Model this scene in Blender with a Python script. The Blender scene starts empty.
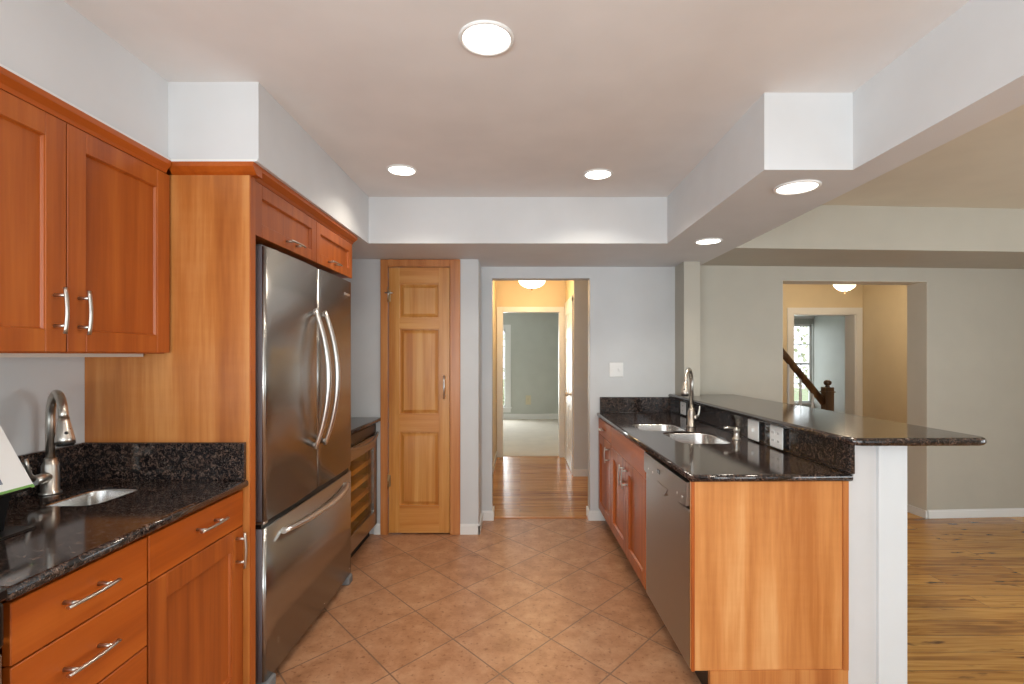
import bpy, bmesh, math, random
from mathutils import Matrix, Vector
from mathutils.geometry import tessellate_polygon
random.seed(7)
C = bpy.context.scene.collection
SC = bpy.context.scene
PI = math.pi

# ------------------------------------------------------------------ camera
cam = bpy.data.cameras.new('camera')
cam.sensor_width = 36.0
cam.lens = 505 / 1024 * 36.0
cam.shift_x = -8 / 1024
cam.shift_y = 13 / 1024
cam.clip_start = 0.02
co = bpy.data.objects.new('camera', cam)
co.location = (0, 0, 1.40)
co.rotation_euler = (PI / 2, 0, 0)
C.objects.link(co)
SC.camera = co

# ------------------------------------------------------------------ world, exposure
w = bpy.data.worlds.new('sky')
SC.world = w
w.use_nodes = True
wn = w.node_tree.nodes
wn['Background'].inputs['Color'].default_value = (0.86, 0.93, 1.0, 1)
wn['Background'].inputs['Strength'].default_value = 2.6
SC.view_settings.view_transform = 'Standard'
SC.view_settings.look = 'None'
SC.view_settings.gamma = 1.0
SC.view_settings.use_curve_mapping = False
SC.view_settings.exposure = -0.05


def area_light(name, loc, rot, sx, sy, power, color):
    l = bpy.data.lights.new(name, 'AREA')
    l.shape = 'RECTANGLE'
    l.size, l.size_y = sx, sy
    l.energy = power
    l.color = color
    o = bpy.data.objects.new(name, l)
    o.location = loc
    o.rotation_euler = rot
    C.objects.link(o)
    return o


LEFT_X = -1.72
# daylight through openings at the rear and far ends; the side lights are added
DAY = (0.90, 0.97, 0.98)
area_light('daylight_rear', (0.1, -2.62, 1.0), (PI / 2 + 1.1, 0, 0), 2.4, 1.3, 118, DAY)
area_light('added_fill_left', (LEFT_X, -1.2, 1.15), (0, -PI / 2 - 0.45, 0), 1.4, 1.8, 62, DAY)  # added fill from the unseen left side, no known window there
area_light('added_daylight_dining', (5.22, 0.9, 1.2), (0, PI / 2 + 0.2, 0), 1.6, 2.6, 32, DAY)  # added daylight source, its unseen side opening only assumed
area_light('daylight_far_room', (-0.75, 11.1, 1.15), (-PI / 2, 0, 0), 0.8, 1.6, 62, DAY)
area_light('daylight_front_room', (5.1, 10.1, 1.2), (-PI / 2, 0, 0), 1.1, 1.6, 10, DAY)

# ------------------------------------------------------------------ materials


def srgb(r, g, b):
    def f(c):
        c /= 255.0
        return c / 12.92 if c <= 0.04045 else ((c + 0.055) / 1.055) ** 2.4
    return (f(r), f(g), f(b), 1.0)


class NT:
    def __init__(self, name):
        self.m = bpy.data.materials.new(name)
        self.m.use_nodes = True
        self.t = self.m.node_tree
        self.b = self.t.nodes['Principled BSDF']
        self.out = self.t.nodes['Material Output']

    def n(self, typ, **kw):
        nd = self.t.nodes.new(typ)
        for k, v in kw.items():
            if k.startswith('i_'):
                nd.inputs[k[2:].replace('_', ' ')].default_value = v
            else:
                setattr(nd, k, v)
        return nd

    def l(self, a, b):
        self.t.links.new(a, b)

    def ramp(self, src, stops):
        r = self.n('ShaderNodeValToRGB')
        e = r.color_ramp.elements
        while len(e) < len(stops):
            e.new(0.5)
        for el, (p, c) in zip(e, stops):
            el.position = p
            el.color = c
        self.l(src, r.inputs['Fac'])
        return r

    def coords(self, scale=(1, 1, 1), rot=(0, 0, 0), jitter=False):
        tc = self.n('ShaderNodeTexCoord')
        src = tc.outputs['Object']
        if jitter:
            oi = self.n('ShaderNodeObjectInfo')
            mul = self.n('ShaderNodeMath', operation='MULTIPLY')
            mul.inputs[1].default_value = 37.0
            self.l(oi.outputs['Random'], mul.inputs[0])
            ad = self.n('ShaderNodeVectorMath', operation='ADD')
            self.l(src, ad.inputs[0])
            self.l(mul.outputs[0], ad.inputs[1])
            src = ad.outputs[0]
        mp = self.n('ShaderNodeMapping')
        mp.inputs['Scale'].default_value = scale
        mp.inputs['Rotation'].default_value = rot
        self.l(src, mp.inputs['Vector'])
        return mp.outputs['Vector']

    def bump(self, src, strength=0.1, dist=0.002):
        bp = self.n('ShaderNodeBump')
        bp.inputs['Strength'].default_value = strength
        bp.inputs['Distance'].default_value = dist
        self.l(src, bp.inputs['Height'])
        self.l(bp.outputs['Normal'], self.b.inputs['Normal'])


def paint(name, col, rough=0.55, var=0.03, bump=0.05):
    k = NT(name)
    v = k.coords((3, 3, 3))
    nz = k.n('ShaderNodeTexNoise')
    nz.inputs['Scale'].default_value = 1.3
    nz.inputs['Detail'].default_value = 3
    k.l(v, nz.inputs['Vector'])
    lo = tuple(c * (1 - var) for c in col[:3]) + (1,)
    hi = tuple(min(1, c * (1 + var)) for c in col[:3]) + (1,)
    r = k.ramp(nz.outputs['Fac'], [(0.3, lo), (0.7, hi)])
    k.l(r.outputs['Color'], k.b.inputs['Base Color'])
    k.b.inputs['Roughness'].default_value = rough
    if bump:
        n2 = k.n('ShaderNodeTexNoise')
        n2.inputs['Scale'].default_value = 90
        k.l(v, n2.inputs['Vector'])
        k.bump(n2.outputs['Fac'], bump, 0.001)
    return k.m


def wood(name, dark, mid, light, grain='z', rough=0.32, streak=11.0, fine=1.0, figure=0.0, coat=0.25):
    k = NT(name)
    s = {'z': (streak, streak, 0.55), 'y': (streak, 0.55, streak), 'x': (0.55, streak, streak)}[grain]
    v = k.coords(s, jitter=True)
    a = k.n('ShaderNodeTexNoise')
    a.inputs['Scale'].default_value = 1.0
    a.inputs['Detail'].default_value = 5
    a.inputs['Distortion'].default_value = 0.5
    k.l(v, a.inputs['Vector'])
    s2 = tuple(c * 7 for c in s)
    v2 = k.coords(s2, jitter=True)
    b = k.n('ShaderNodeTexNoise')
    b.inputs['Scale'].default_value = 1.3
    b.inputs['Detail'].default_value = 4
    k.l(v2, b.inputs['Vector'])
    m = k.n('ShaderNodeMath', operation='MULTIPLY_ADD')
    m.inputs[1].default_value = 0.28 * fine
    k.l(b.outputs['Fac'], m.inputs[0])
    k.l(a.outputs['Fac'], m.inputs[2])
    src = m.outputs[0]
    if figure > 0:       # curly cross-grain figure
        s3 = {'z': (2.5, 2.5, 26), 'y': (2.5, 26, 2.5), 'x': (26, 2.5, 2.5)}[grain]
        v3 = k.coords(s3, jitter=True)
        cn = k.n('ShaderNodeTexNoise')
        cn.inputs['Scale'].default_value = 1.6
        cn.inputs['Detail'].default_value = 2
        k.l(v3, cn.inputs['Vector'])
        mm = k.n('ShaderNodeMath', operation='MULTIPLY_ADD')
        mm.inputs[1].default_value = figure
        k.l(cn.outputs['Fac'], mm.inputs[0])
        k.l(src, mm.inputs[2])
        src = mm.outputs[0]
    off = 0.14 * fine + figure * 0.5
    r = k.ramp(src, [(0.30 + off, dark), (0.50 + off, mid), (0.72 + off, light)])
    k.l(r.outputs['Color'], k.b.inputs['Base Color'])
    k.b.inputs['Roughness'].default_value = rough
    k.b.inputs['Coat Weight'].default_value = coat
    k.b.inputs['Coat Roughness'].default_value = 0.22
    return k.m


def metal(name, col, rough=0.22, brush='z', aniso=0.0, bump=0.02):
    k = NT(name)
    s = {'z': (260, 260, 3), 'y': (260, 3, 260), 'x': (3, 260, 260)}[brush]
    v = k.coords(s)
    a = k.n('ShaderNodeTexNoise')
    a.inputs['Scale'].default_value = 1.0
    k.l(v, a.inputs['Vector'])
    mr = k.n('ShaderNodeMapRange')
    mr.inputs['To Min'].default_value = rough * 0.93
    mr.inputs['To Max'].default_value = rough * 1.08
    k.l(a.outputs['Fac'], mr.inputs['Value'])
    k.l(mr.outputs['Result'], k.b.inputs['Roughness'])
    k.b.inputs['Base Color'].default_value = col
    k.b.inputs['Metallic'].default_value = 1.0
    if bump:
        k.bump(a.outputs['Fac'], bump, 0.0005)
    return k.m


def plain(name, col, rough=0.4, metallic=0.0):
    k = NT(name)
    v = k.coords((40, 40, 40))
    a = k.n('ShaderNodeTexNoise')
    k.l(v, a.inputs['Vector'])
    mr = k.n('ShaderNodeMapRange')
    mr.inputs['To Min'].default_value = max(0.02, rough - 0.04)
    mr.inputs['To Max'].default_value = rough + 0.04
    k.l(a.outputs['Fac'], mr.inputs['Value'])
    k.l(mr.outputs['Result'], k.b.inputs['Roughness'])
    k.b.inputs['Base Color'].default_value = col
    k.b.inputs['Metallic'].default_value = metallic
    return k.m


def emitter(name, col, strength):
    k = NT(name)
    k.b.inputs['Base Color'].default_value = (0.9, 0.9, 0.88, 1)
    k.b.inputs['Emission Color'].default_value = col
    k.b.inputs['Emission Strength'].default_value = strength
    return k.m


def granite_mat():
    k = NT('brown_black_granite')
    v = k.coords((1, 1, 1))
    n1 = k.n('ShaderNodeTexNoise')
    n1.inputs['Scale'].default_value = 80
    n1.inputs['Detail'].default_value = 6
    n1.inputs['Roughness'].default_value = 0.7
    n1.inputs['Distortion'].default_value = 0.9
    k.l(v, n1.inputs['Vector'])
    r1 = k.ramp(n1.outputs['Fac'], [(0.39, srgb(17, 15, 16)), (0.51, srgb(39, 33, 32)), (0.61, srgb(92, 72, 61)), (0.74, srgb(144, 126, 114))])
    vo = k.n('ShaderNodeTexVoronoi')
    vo.inputs['Scale'].default_value = 130
    k.l(v, vo.inputs['Vector'])
    r2 = k.ramp(vo.outputs['Distance'], [(0.12, (1, 1, 1, 1)), (0.30, (0, 0, 0, 1))])
    n3 = k.n('ShaderNodeTexNoise')
    n3.inputs['Scale'].default_value = 28
    k.l(v, n3.inputs['Vector'])
    r3 = k.ramp(n3.outputs['Fac'], [(0.44, (0, 0, 0, 1)), (0.62, (0.4, 0.4, 0.4, 1))])
    mu = k.n('ShaderNodeMath', operation='MULTIPLY')
    k.l(r2.outputs['Color'], mu.inputs[0])
    k.l(r3.outputs['Color'], mu.inputs[1])
    mx = k.n('ShaderNodeMix', data_type='RGBA')
    k.l(mu.outputs[0], mx.inputs['Factor'])
    k.l(r1.outputs['Color'], mx.inputs['A'])
    mx.inputs['B'].default_value = srgb(166, 150, 138)
    k.l(mx.outputs['Result'], k.b.inputs['Base Color'])
    k.b.inputs['Roughness'].default_value = 0.10
    k.b.inputs['Specular IOR Level'].default_value = 0.6
    return k.m


def tile_mat():
    k = NT('terracotta_floor_tile')
    ax, ay = 0.2417, 0.2724
    tc = k.n('ShaderNodeTexCoord')
    sp = k.n('ShaderNodeSeparateXYZ')
    k.l(tc.outputs['Object'], sp.inputs[0])

    def ma(op, a, b=None, c=None):
        m = k.n('ShaderNodeMath', operation=op)
        for i, q in enumerate((a, b, c)):
            if q is None:
                continue
            if isinstance(q, (int, float)):
                m.inputs[i].default_value = q
            else:
                k.l(q, m.inputs[i])
        return m.outputs[0]
    xx = ma('MULTIPLY', ma('ADD', sp.outputs['X'], 0.088), 0.5 / ax)
    yy = ma('MULTIPLY', ma('SUBTRACT', sp.outputs['Y'], 3.851), 0.5 / ay)
    cb = k.n('ShaderNodeCombineXYZ')
    k.l(ma('ADD', ma('ADD', xx, yy), 40.0), cb.inputs['X'])
    k.l(ma('ADD', ma('SUBTRACT', yy, xx), 40.0), cb.inputs['Y'])
    br = k.n('ShaderNodeTexBrick', offset=0.0, squash=1.0)
    br.inputs['Scale'].default_value = 1.0
    br.inputs['Brick Width'].default_value = 1.0
    br.inputs['Row Height'].default_value = 1.0
    br.inputs['Mortar Size'].default_value = 0.011
    br.inputs['Mortar Smooth'].default_value = 0.15
    br.inputs['Color1'].default_value = (0, 0, 0, 1)
    br.inputs['Color2'].default_value = (1, 1, 1, 1)
    k.l(cb.outputs[0], br.inputs['Vector'])
    n1 = k.n('ShaderNodeTexNoise')
    n1.inputs['Scale'].default_value = 8
    n1.inputs['Detail'].default_value = 9
    n1.inputs['Roughness'].default_value = 0.72
    k.l(tc.outputs['Object'], n1.inputs['Vector'])
    tone = ma('MULTIPLY_ADD', br.outputs['Color'], 0.10, n1.outputs['Fac'])
    r = k.ramp(tone, [(0.34, srgb(148, 103, 72)), (0.52, srgb(173, 125, 91)), (0.72, srgb(192, 148, 114))])
    n2 = k.n('ShaderNodeTexNoise')
    n2.inputs['Scale'].default_value = 46
    n2.inputs['Detail'].default_value = 4
    k.l(tc.outputs['Object'], n2.inputs['Vector'])
    pit = k.ramp(n2.outputs['Fac'], [(0.30, (0.55, 0.47, 0.42, 1)), (0.42, (1, 1, 1, 1))])
    mu = k.n('ShaderNodeMix', data_type='RGBA', blend_type='MULTIPLY')
    mu.inputs['Factor'].default_value = 0.8
    k.l(r.outputs['Color'], mu.inputs['A'])
    k.l(pit.outputs['Color'], mu.inputs['B'])
    mx = k.n('ShaderNodeMix', data_type='RGBA')
    k.l(br.outputs['Fac'], mx.inputs['Factor'])
    k.l(mu.outputs['Result'], mx.inputs['A'])
    mx.inputs['B'].default_value = srgb(128, 98, 78)
    k.l(mx.outputs['Result'], k.b.inputs['Base Color'])
    k.b.inputs['Roughness'].default_value = 0.36
    inv = ma('SUBTRACT', 1.0, br.outputs['Fac'])
    k.bump(ma('MULTIPLY_ADD', n2.outputs['Fac'], 0.25, inv), 0.25, 0.002)
    return k.m


def plank_mat(name, pal, width, knots):
    k = NT(name)
    tc = k.n('ShaderNodeTexCoord')
    br = k.n('ShaderNodeTexBrick', offset=0.37, offset_frequency=2)
    br.inputs['Scale'].default_value = 1.0
    br.inputs['Brick Width'].default_value = 1.6
    br.inputs['Row Height'].default_value = width
    br.inputs['Mortar Size'].default_value = 0.0012
    br.inputs['Color1'].default_value = (0, 0, 0, 1)
    br.inputs['Color2'].default_value = (1, 1, 1, 1)
    k.l(tc.outputs['Object'], br.inputs['Vector'])
    ad = k.n('ShaderNodeVectorMath', operation='MULTIPLY_ADD')
    k.l(br.outputs['Color'], ad.inputs[0])
    ad.inputs[1].default_value = (9, 5, 0)
    k.l(tc.outputs['Object'], ad.inputs[2])
    mp = k.n('ShaderNodeMapping')
    mp.inputs['Scale'].default_value = (2.2, 34, 1)
    k.l(ad.outputs[0], mp.inputs['Vector'])
    n1 = k.n('ShaderNodeTexNoise')
    n1.inputs['Scale'].default_value = 1.0
    n1.inputs['Detail'].default_value = 6
    n1.inputs['Distortion'].default_value = 1.2
    k.l(mp.outputs[0], n1.inputs['Vector'])
    m = k.n('ShaderNodeMath', operation='MULTIPLY_ADD')
    m.inputs[1].default_value = 0.22
    k.l(br.outputs['Color'], m.inputs[0])
    k.l(n1.outputs['Fac'], m.inputs[2])
    r = k.ramp(m.outputs[0], [(0.40, pal[0]), (0.58, pal[1]), (0.80, pal[2])])
    col = r.outputs['Color']
    if knots:
        mp2 = k.n('ShaderNodeMapping')
        mp2.inputs['Scale'].default_value = (3.0, 9.0, 1)
        k.l(ad.outputs[0], mp2.inputs['Vector'])
        n4 = k.n('ShaderNodeTexNoise')
        n4.inputs['Scale'].default_value = 1.6
        n4.inputs['Detail'].default_value = 3
        k.l(mp2.outputs[0], n4.inputs['Vector'])
        kr = k.ramp(n4.outputs['Fac'], [(0.62, (0, 0, 0, 1)), (0.70, (1, 1, 1, 1))])
        mk = k.n('ShaderNodeMix', data_type='RGBA')
        k.l(kr.outputs['Color'], mk.inputs['Factor'])
        k.l(col, mk.inputs['A'])
        mk.inputs['B'].default_value = srgb(98, 62, 26)
        col = mk.outputs['Result']
    mx = k.n('ShaderNodeMix', data_type='RGBA')
    k.l(br.outputs['Fac'], mx.inputs['Factor'])
    k.l(col, mx.inputs['A'])
    mx.inputs['B'].default_value = srgb(78, 46, 22)
    k.l(mx.outputs['Result'], k.b.inputs['Base Color'])
    k.b.inputs['Roughness'].default_value = 0.24
    return k.m


def glass_mat(name, tint=(1, 1, 1, 1), gloss=0.08):
    k = NT(name)
    tr = k.n('ShaderNodeBsdfTransparent')
    tr.inputs['Color'].default_value = tint
    gl = k.n('ShaderNodeBsdfGlossy')
    gl.inputs['Roughness'].default_value = 0.03
    fr = k.n('ShaderNodeFresnel')
    fr.inputs['IOR'].default_value = 1.45
    mx = k.n('ShaderNodeMixShader')
    ge = k.n('ShaderNodeNewGeometry')          # reflect at the front surface only
    sub = k.n('ShaderNodeMath', operation='SUBTRACT')
    sub.inputs[0].default_value = 1.0
    k.l(ge.outputs['Backfacing'], sub.inputs[1])
    mf = k.n('ShaderNodeMath', operation='MULTIPLY')
    k.l(fr.outputs[0], mf.inputs[0])
    k.l(sub.outputs[0], mf.inputs[1])
    k.l(mf.outputs[0], mx.inputs[0])
    k.l(tr.outputs[0], mx.inputs[1])
    k.l(gl.outputs[0], mx.inputs[2])
    k.l(mx.outputs[0], k.out.inputs['Surface'])
    return k.m


M = {}
M['wall'] = paint('grey_wall_paint', srgb(207, 209, 210))
M['wall_tan'] = paint('greige_wall_paint', srgb(184, 179, 166))
M['soffit'] = paint('soffit_paint', srgb(214, 215, 216))
M['ceiling'] = paint('ceiling_paint', srgb(232, 230, 228), 0.7)
M['ceiling_tan'] = paint('dining_ceiling_paint', srgb(216, 208, 190), 0.7)
M['hall'] = paint('cream_hall_paint', srgb(222, 205, 172))
M['room'] = paint('sage_room_paint', srgb(192, 195, 188))
M['trim'] = paint('white_trim_paint', srgb(232, 232, 230), 0.35, 0.01, 0)
M['post'] = paint('post_white_paint', srgb(216, 221, 224), 0.4, 0.01, 0)
M['drywall'] = paint('drywall_end_paint', srgb(208, 208, 208), 0.7, 0.03, 0.3)
M['cherry'] = wood('cherry_wood', srgb(142, 66, 18), srgb(168, 84, 26), srgb(186, 102, 38), 'z', fine=0.8, coat=0.06, rough=0.4)
M['cherry_h'] = wood('cherry_wood_horizontal', srgb(152, 70, 14), srgb(176, 84, 18), srgb(190, 98, 30), 'y', fine=0.8, coat=0.06, rough=0.4)
M['panel'] = wood('figured_cherry_panel', srgb(160, 90, 36), srgb(188, 116, 54), srgb(214, 150, 86), 'z', streak=9, figure=0.05, fine=0.8)
M['panel_x'] = wood('figured_cherry_end', srgb(182, 112, 54), srgb(208, 140, 78), srgb(228, 170, 110), 'z', streak=9, figure=0.05, fine=0.8)
M['pine'] = wood('pine_door_wood', srgb(178, 108, 42), srgb(200, 136, 64), srgb(214, 158, 90), 'z', streak=16, fine=0.9)
M['pine_h'] = wood('pine_rail_wood', srgb(176, 104, 40), srgb(198, 130, 60), srgb(214, 156, 86), 'x', streak=16, fine=0.9)
M['casing'] = wood('oak_casing_wood', srgb(168, 98, 46), srgb(190, 120, 62), srgb(204, 140, 80), 'z', streak=18)
M['oak'] = wood('stained_oak_rail', srgb(54, 34, 19), srgb(90, 62, 38), srgb(126, 94, 60), 'z', streak=20)
M['shelf_wood'] = wood('beech_shelf_wood', srgb(170, 120, 50), srgb(200, 150, 70), srgb(220, 175, 95), 'y')
M['steel'] = metal('brushed_stainless', (0.40, 0.39, 0.37, 1), 0.26, 'z', bump=0)
M['steel_h'] = metal('brushed_stainless_horizontal', (0.36, 0.35, 0.33, 1), 0.30, 'y', bump=0.004)
M['nickel'] = metal('brushed_nickel', (0.60, 0.57, 0.52, 1), 0.28, 'z', bump=0)
M['chrome'] = metal('polished_handle_steel', (0.78, 0.77, 0.75, 1), 0.30, 'z', bump=0)
M['sink'] = metal('sink_steel', (0.72, 0.71, 0.69, 1), 0.24, 'x')
M['fridge_side'] = plain('satin_grey_side', srgb(128, 122, 128), 0.4)
M['black'] = plain('black_plastic', srgb(16, 16, 17), 0.3)
M['darkgap'] = plain('dark_recess', srgb(20, 15, 12), 0.8)
M['grey_plastic'] = plain('grey_plastic', srgb(120, 122, 124), 0.5)
M['white_plastic'] = plain('white_plastic', srgb(238, 238, 236), 0.3)
M['ivory_plastic'] = plain('ivory_plastic', srgb(210, 200, 170), 0.4)
M['melamine'] = plain('white_melamine', srgb(220, 214, 202), 0.5)
M['brass'] = metal('aged_brass', (0.42, 0.30, 0.16, 1), 0.35, 'z', bump=0)
M['bronze'] = metal('bronze_finial', (0.20, 0.13, 0.08, 1), 0.35, 'z', bump=0)
M['lens'] = emitter('recessed_lamp_lens', (1.0, 0.93, 0.82, 1), 6.0)
M['dome'] = emitter('alabaster_dome_glass', (1.0, 0.84, 0.58, 1), 3.5)
M['granite'] = granite_mat()
M['tile'] = tile_mat()
M['plank'] = plank_mat('hall_oak_planks', [srgb(140, 90, 46), srgb(180, 126, 72), srgb(204, 152, 96)], 0.085, False)
M['knotty'] = plank_mat('knotty_oak_planks', [srgb(142, 92, 34), srgb(182, 126, 54), srgb(206, 154, 78)], 0.14, True)
M['carpet'] = paint('beige_carpet', srgb(206, 196, 182), 0.95, 0.05, 0.5)
M['glass'] = glass_mat('window_glass')
M['cooler_glass'] = glass_mat('bronze_cooler_glass', (0.95, 0.86, 0.66, 1))
M['lining'] = paint('cooler_lining', srgb(168, 138, 76), 0.5, 0.02, 0)
M['jamb'] = paint('lit_jamb_paint', srgb(218, 211, 196))  # wall paint lightened: light falling on the opening's returns put into the colour
M['leaf'] = paint('garden_leaves', srgb(196, 196, 168), 0.8, 0.3, 0)
M['lawn'] = paint('lawn_grass', srgb(150, 160, 120), 0.9, 0.2, 0)

# ------------------------------------------------------------------ mesh helpers
FR = [Matrix.Identity(4)]     # current building frame
ROOT = {}                     # world matrix of each root


class MB:
    def __init__(self):
        self.bm = bmesh.new()

    def box(self, x0, x1, y0, y1, z0, z1, bev=0.0, seg=1):
        r = bmesh.ops.create_cube(self.bm, size=1.0)
        vs = r['verts']
        for v in vs:
            v.co = Vector(((x0 + x1) / 2 + v.co.x * (x1 - x0), (y0 + y1) / 2 + v.co.y * (y1 - y0), (z0 + z1) / 2 + v.co.z * (z1 - z0)))
        if bev:
            es = list({e for v in vs for e in v.link_edges})
            bmesh.ops.bevel(self.bm, geom=es, offset=bev, segments=seg, affect='EDGES', profile=0.5)
        return self

    def tube(self, pts, rad, seg=12, cap=True, squash=None):
        pts = [Vector(p) for p in pts]
        n = len(pts)
        if isinstance(rad, (int, float)):
            rad = [rad] * n
        up = None
        rings = []
        for i in range(n):
            t = (pts[min(i + 1, n - 1)] - pts[max(i - 1, 0)]).normalized()
            if up is None:
                up = Vector((0, 0, 1)) if abs(t.z) < 0.9 else Vector((1, 0, 0))
            a = t.cross(up)
            if a.length < 1e-6:
                a = t.cross(Vector((0, 1, 0)))
            a.normalize()
            b = a.cross(t).normalized()
            up = b
            q = squash or (1, 1)
            rings.append([self.bm.verts.new(pts[i] + a * math.cos(2 * PI * k / seg) * rad[i] * q[0] + b * math.sin(2 * PI * k / seg) * rad[i] * q[1]) for k in range(seg)])
        for i in range(n - 1):
            for k in range(seg):
                f = self.bm.faces.new((rings[i][k], rings[i][(k + 1) % seg], rings[i + 1][(k + 1) % seg], rings[i + 1][k]))
                f.smooth = True
        if cap:
            self.bm.faces.new(rings[0][::-1])
            self.bm.faces.new(rings[-1])
        return self

    def lathe(self, prof, c=(0, 0, 0), seg=32, axis='z', cap=True):
        c = Vector(c)

        def P(r, h, a):
            u, v = r * math.cos(a), r * math.sin(a)
            return c + (Vector((u, v, h)) if axis == 'z' else Vector((h, u, v)) if axis == 'x' else Vector((v, h, u)))
        rings = [[self.bm.verts.new(P(max(r, 1e-4), h, 2 * PI * k / seg)) for k in range(seg)] for r, h in prof]
        for i in range(len(prof) - 1):
            for k in range(seg):
                f = self.bm.faces.new((rings[i][k], rings[i][(k + 1) % seg], rings[i + 1][(k + 1) % seg], rings[i + 1][k]))
                f.smooth = True
        if cap:
            self.bm.faces.new(rings[0][::-1])
            self.bm.faces.new(rings[-1])
        return self

    def sphere(self, c, r, sx=1, sy=1, sz=1, u=20, v=12):
        prof = [(r * math.sin(PI * i / v), -r * math.cos(PI * i / v) * sz) for i in range(v + 1)]
        return self.lathe(prof, c, u)

    def prism(self, poly, ax, h0, h1):
        """poly: list of 2-D points in the plane across axis ax, extruded h0..h1"""
        def P(a, b, h):
            return {'z': (a, b, h), 'y': (a, h, b), 'x': (h, a, b)}[ax]
        lo = [self.bm.verts.new(P(a, b, h0)) for a, b in poly]
        hi = [self.bm.verts.new(P(a, b, h1)) for a, b in poly]
        n = len(poly)
        for i in range(n):
            self.bm.faces.new((lo[i], lo[(i + 1) % n], hi[(i + 1) % n], hi[i]))
        self.bm.faces.new(lo[::-1])
        self.bm.faces.new(hi)
        return self

    def quad(self, *ps):
        self.bm.faces.new([self.bm.verts.new(p) for p in ps])
        return self

    def slab(self, outer, holes, z0, z1, b=0.008, seg=4, open_bottom=False):
        """stone slab with eased edge and cut-outs; outer is counter-clockwise"""
        def inset(poly, d):
            n = len(poly)
            out = []
            for i in range(n):
                p0, p1, p2 = Vector(poly[i - 1]), Vector(poly[i]), Vector(poly[(i + 1) % n])
                d1, d2 = (p1 - p0).normalized(), (p2 - p1).normalized()
                n1, n2 = Vector((-d1.y, d1.x)), Vector((-d2.y, d2.x))
                m = (n1 + n2)
                m = m / max(m.length_squared, 0.3) * 2
                out.append((p1.x + m.x * d, p1.y + m.y * d))
            return out
        layers = []
        for i in range(seg + 1):
            a = PI / 2 * i / seg
            layers.append((inset(outer, b * (1 - math.sin(a))), z0 + b * (1 - math.cos(a))))
        for i in range(seg + 1):
            a = PI / 2 * i / seg
            layers.append((inset(outer, b * (1 - math.cos(a))), z1 - b * (1 - math.sin(a))))
        rings = [[self.bm.verts.new((x, y, z)) for x, y in poly] for poly, z in layers]
        n = len(outer)
        for i in range(len(rings) - 1):
            for k in range(n):
                f = self.bm.faces.new((rings[i][k], rings[i][(k + 1) % n], rings[i + 1][(k + 1) % n], rings[i + 1][k]))
                f.smooth = True
        hr = [([self.bm.verts.new((x, y, z0)) for x, y in h], [self.bm.verts.new((x, y, z1)) for x, y in h]) for h in holes]
        for lo, hi in hr:
            m = len(lo)
            for k in range(m):
                self.bm.faces.new((lo[k], lo[(k + 1) % m], hi[(k + 1) % m], hi[k]))
        for ring, which in ((rings[0], 0), (rings[-1], 1)):
            loops = [[v.co.copy() for v in ring]] + [[v.co.copy() for v in h[which]] for h in hr]
            flat = list(ring) + [v for h in hr for v in h[which]]
            for t in tessellate_polygon(loops):
                try:
                    self.bm.faces.new([flat[j] for j in t])
                except ValueError:
                    pass
        bmesh.ops.recalc_face_normals(self.bm, faces=self.bm.faces)
        return self

    def build(self, name, mat, parent=None, base=None, recalc=True):
        bm = self.bm
        if recalc:
            bmesh.ops.recalc_face_normals(bm, faces=bm.faces)
        me = bpy.data.meshes.new(name)
        o = bpy.data.objects.new(name, me)
        C.objects.link(o)
        if parent is not None:
            o.parent = parent
            W = ROOT[parent.name]
            ROOT[o.name] = W
        else:
            if base is None:
                xs = [v.co for v in bm.verts]
                base = ((min(p.x for p in xs) + max(p.x for p in xs)) / 2, (min(p.y for p in xs) + max(p.y for p in xs)) / 2, min(p.z for p in xs))
            W = FR[0] @ Matrix.Translation(base)
            o.matrix_world = W
            ROOT[o.name] = W
        T = W.inverted() @ FR[0]
        bm.transform(T)
        bm.to_mesh(me)
        bm.free()
        me.materials.append(mat)
        return o


def tag(o, label, cat, group=None):
    o['label'] = label
    o['category'] = cat
    if group:
        o['group'] = group
    return o


def thing(name, label, cat, base, group=None):
    o = bpy.data.objects.new(name, None)
    o.empty_display_size = 0.05
    C.objects.link(o)
    W = FR[0] @ Matrix.Translation(base)
    o.matrix_world = W
    ROOT[o.name] = W
    return tag(o, label, cat, group)


def struct(o, label=None, cat=None):
    o['kind'] = 'structure'
    if label:
        o['label'] = label
        o['category'] = cat
    return o


def world_box(name, mat, *b):
    m = MB()
    for q in (b if isinstance(b[0], tuple) else (b,)):
        m.box(*q)
    return struct(m.build(name, mat, base=(0, 0, 0)))


def rrect(x0, x1, y0, y1, r, n=6):
    pts = []
    for cx, cy, a0 in ((x1 - r, y0 + r, -PI / 2), (x1 - r, y1 - r, 0), (x0 + r, y1 - r, PI / 2), (x0 + r, y0 + r, PI)):
        for i in range(n + 1):
            a = a0 + PI / 2 * i / n
            pts.append((cx + r * math.cos(a), cy + r * math.sin(a)))
    return pts


CZ, SZ = 2.46, 2.148          # ceiling, soffit underside
LW = -1.705                    # left wall
RY = -2.7                     # rear wall
PANT = 3.95                    # pantry wall
BW = 4.28                     # kitchen back wall
DA = math.radians(3.5)        # the dining wall runs slightly askew

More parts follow.
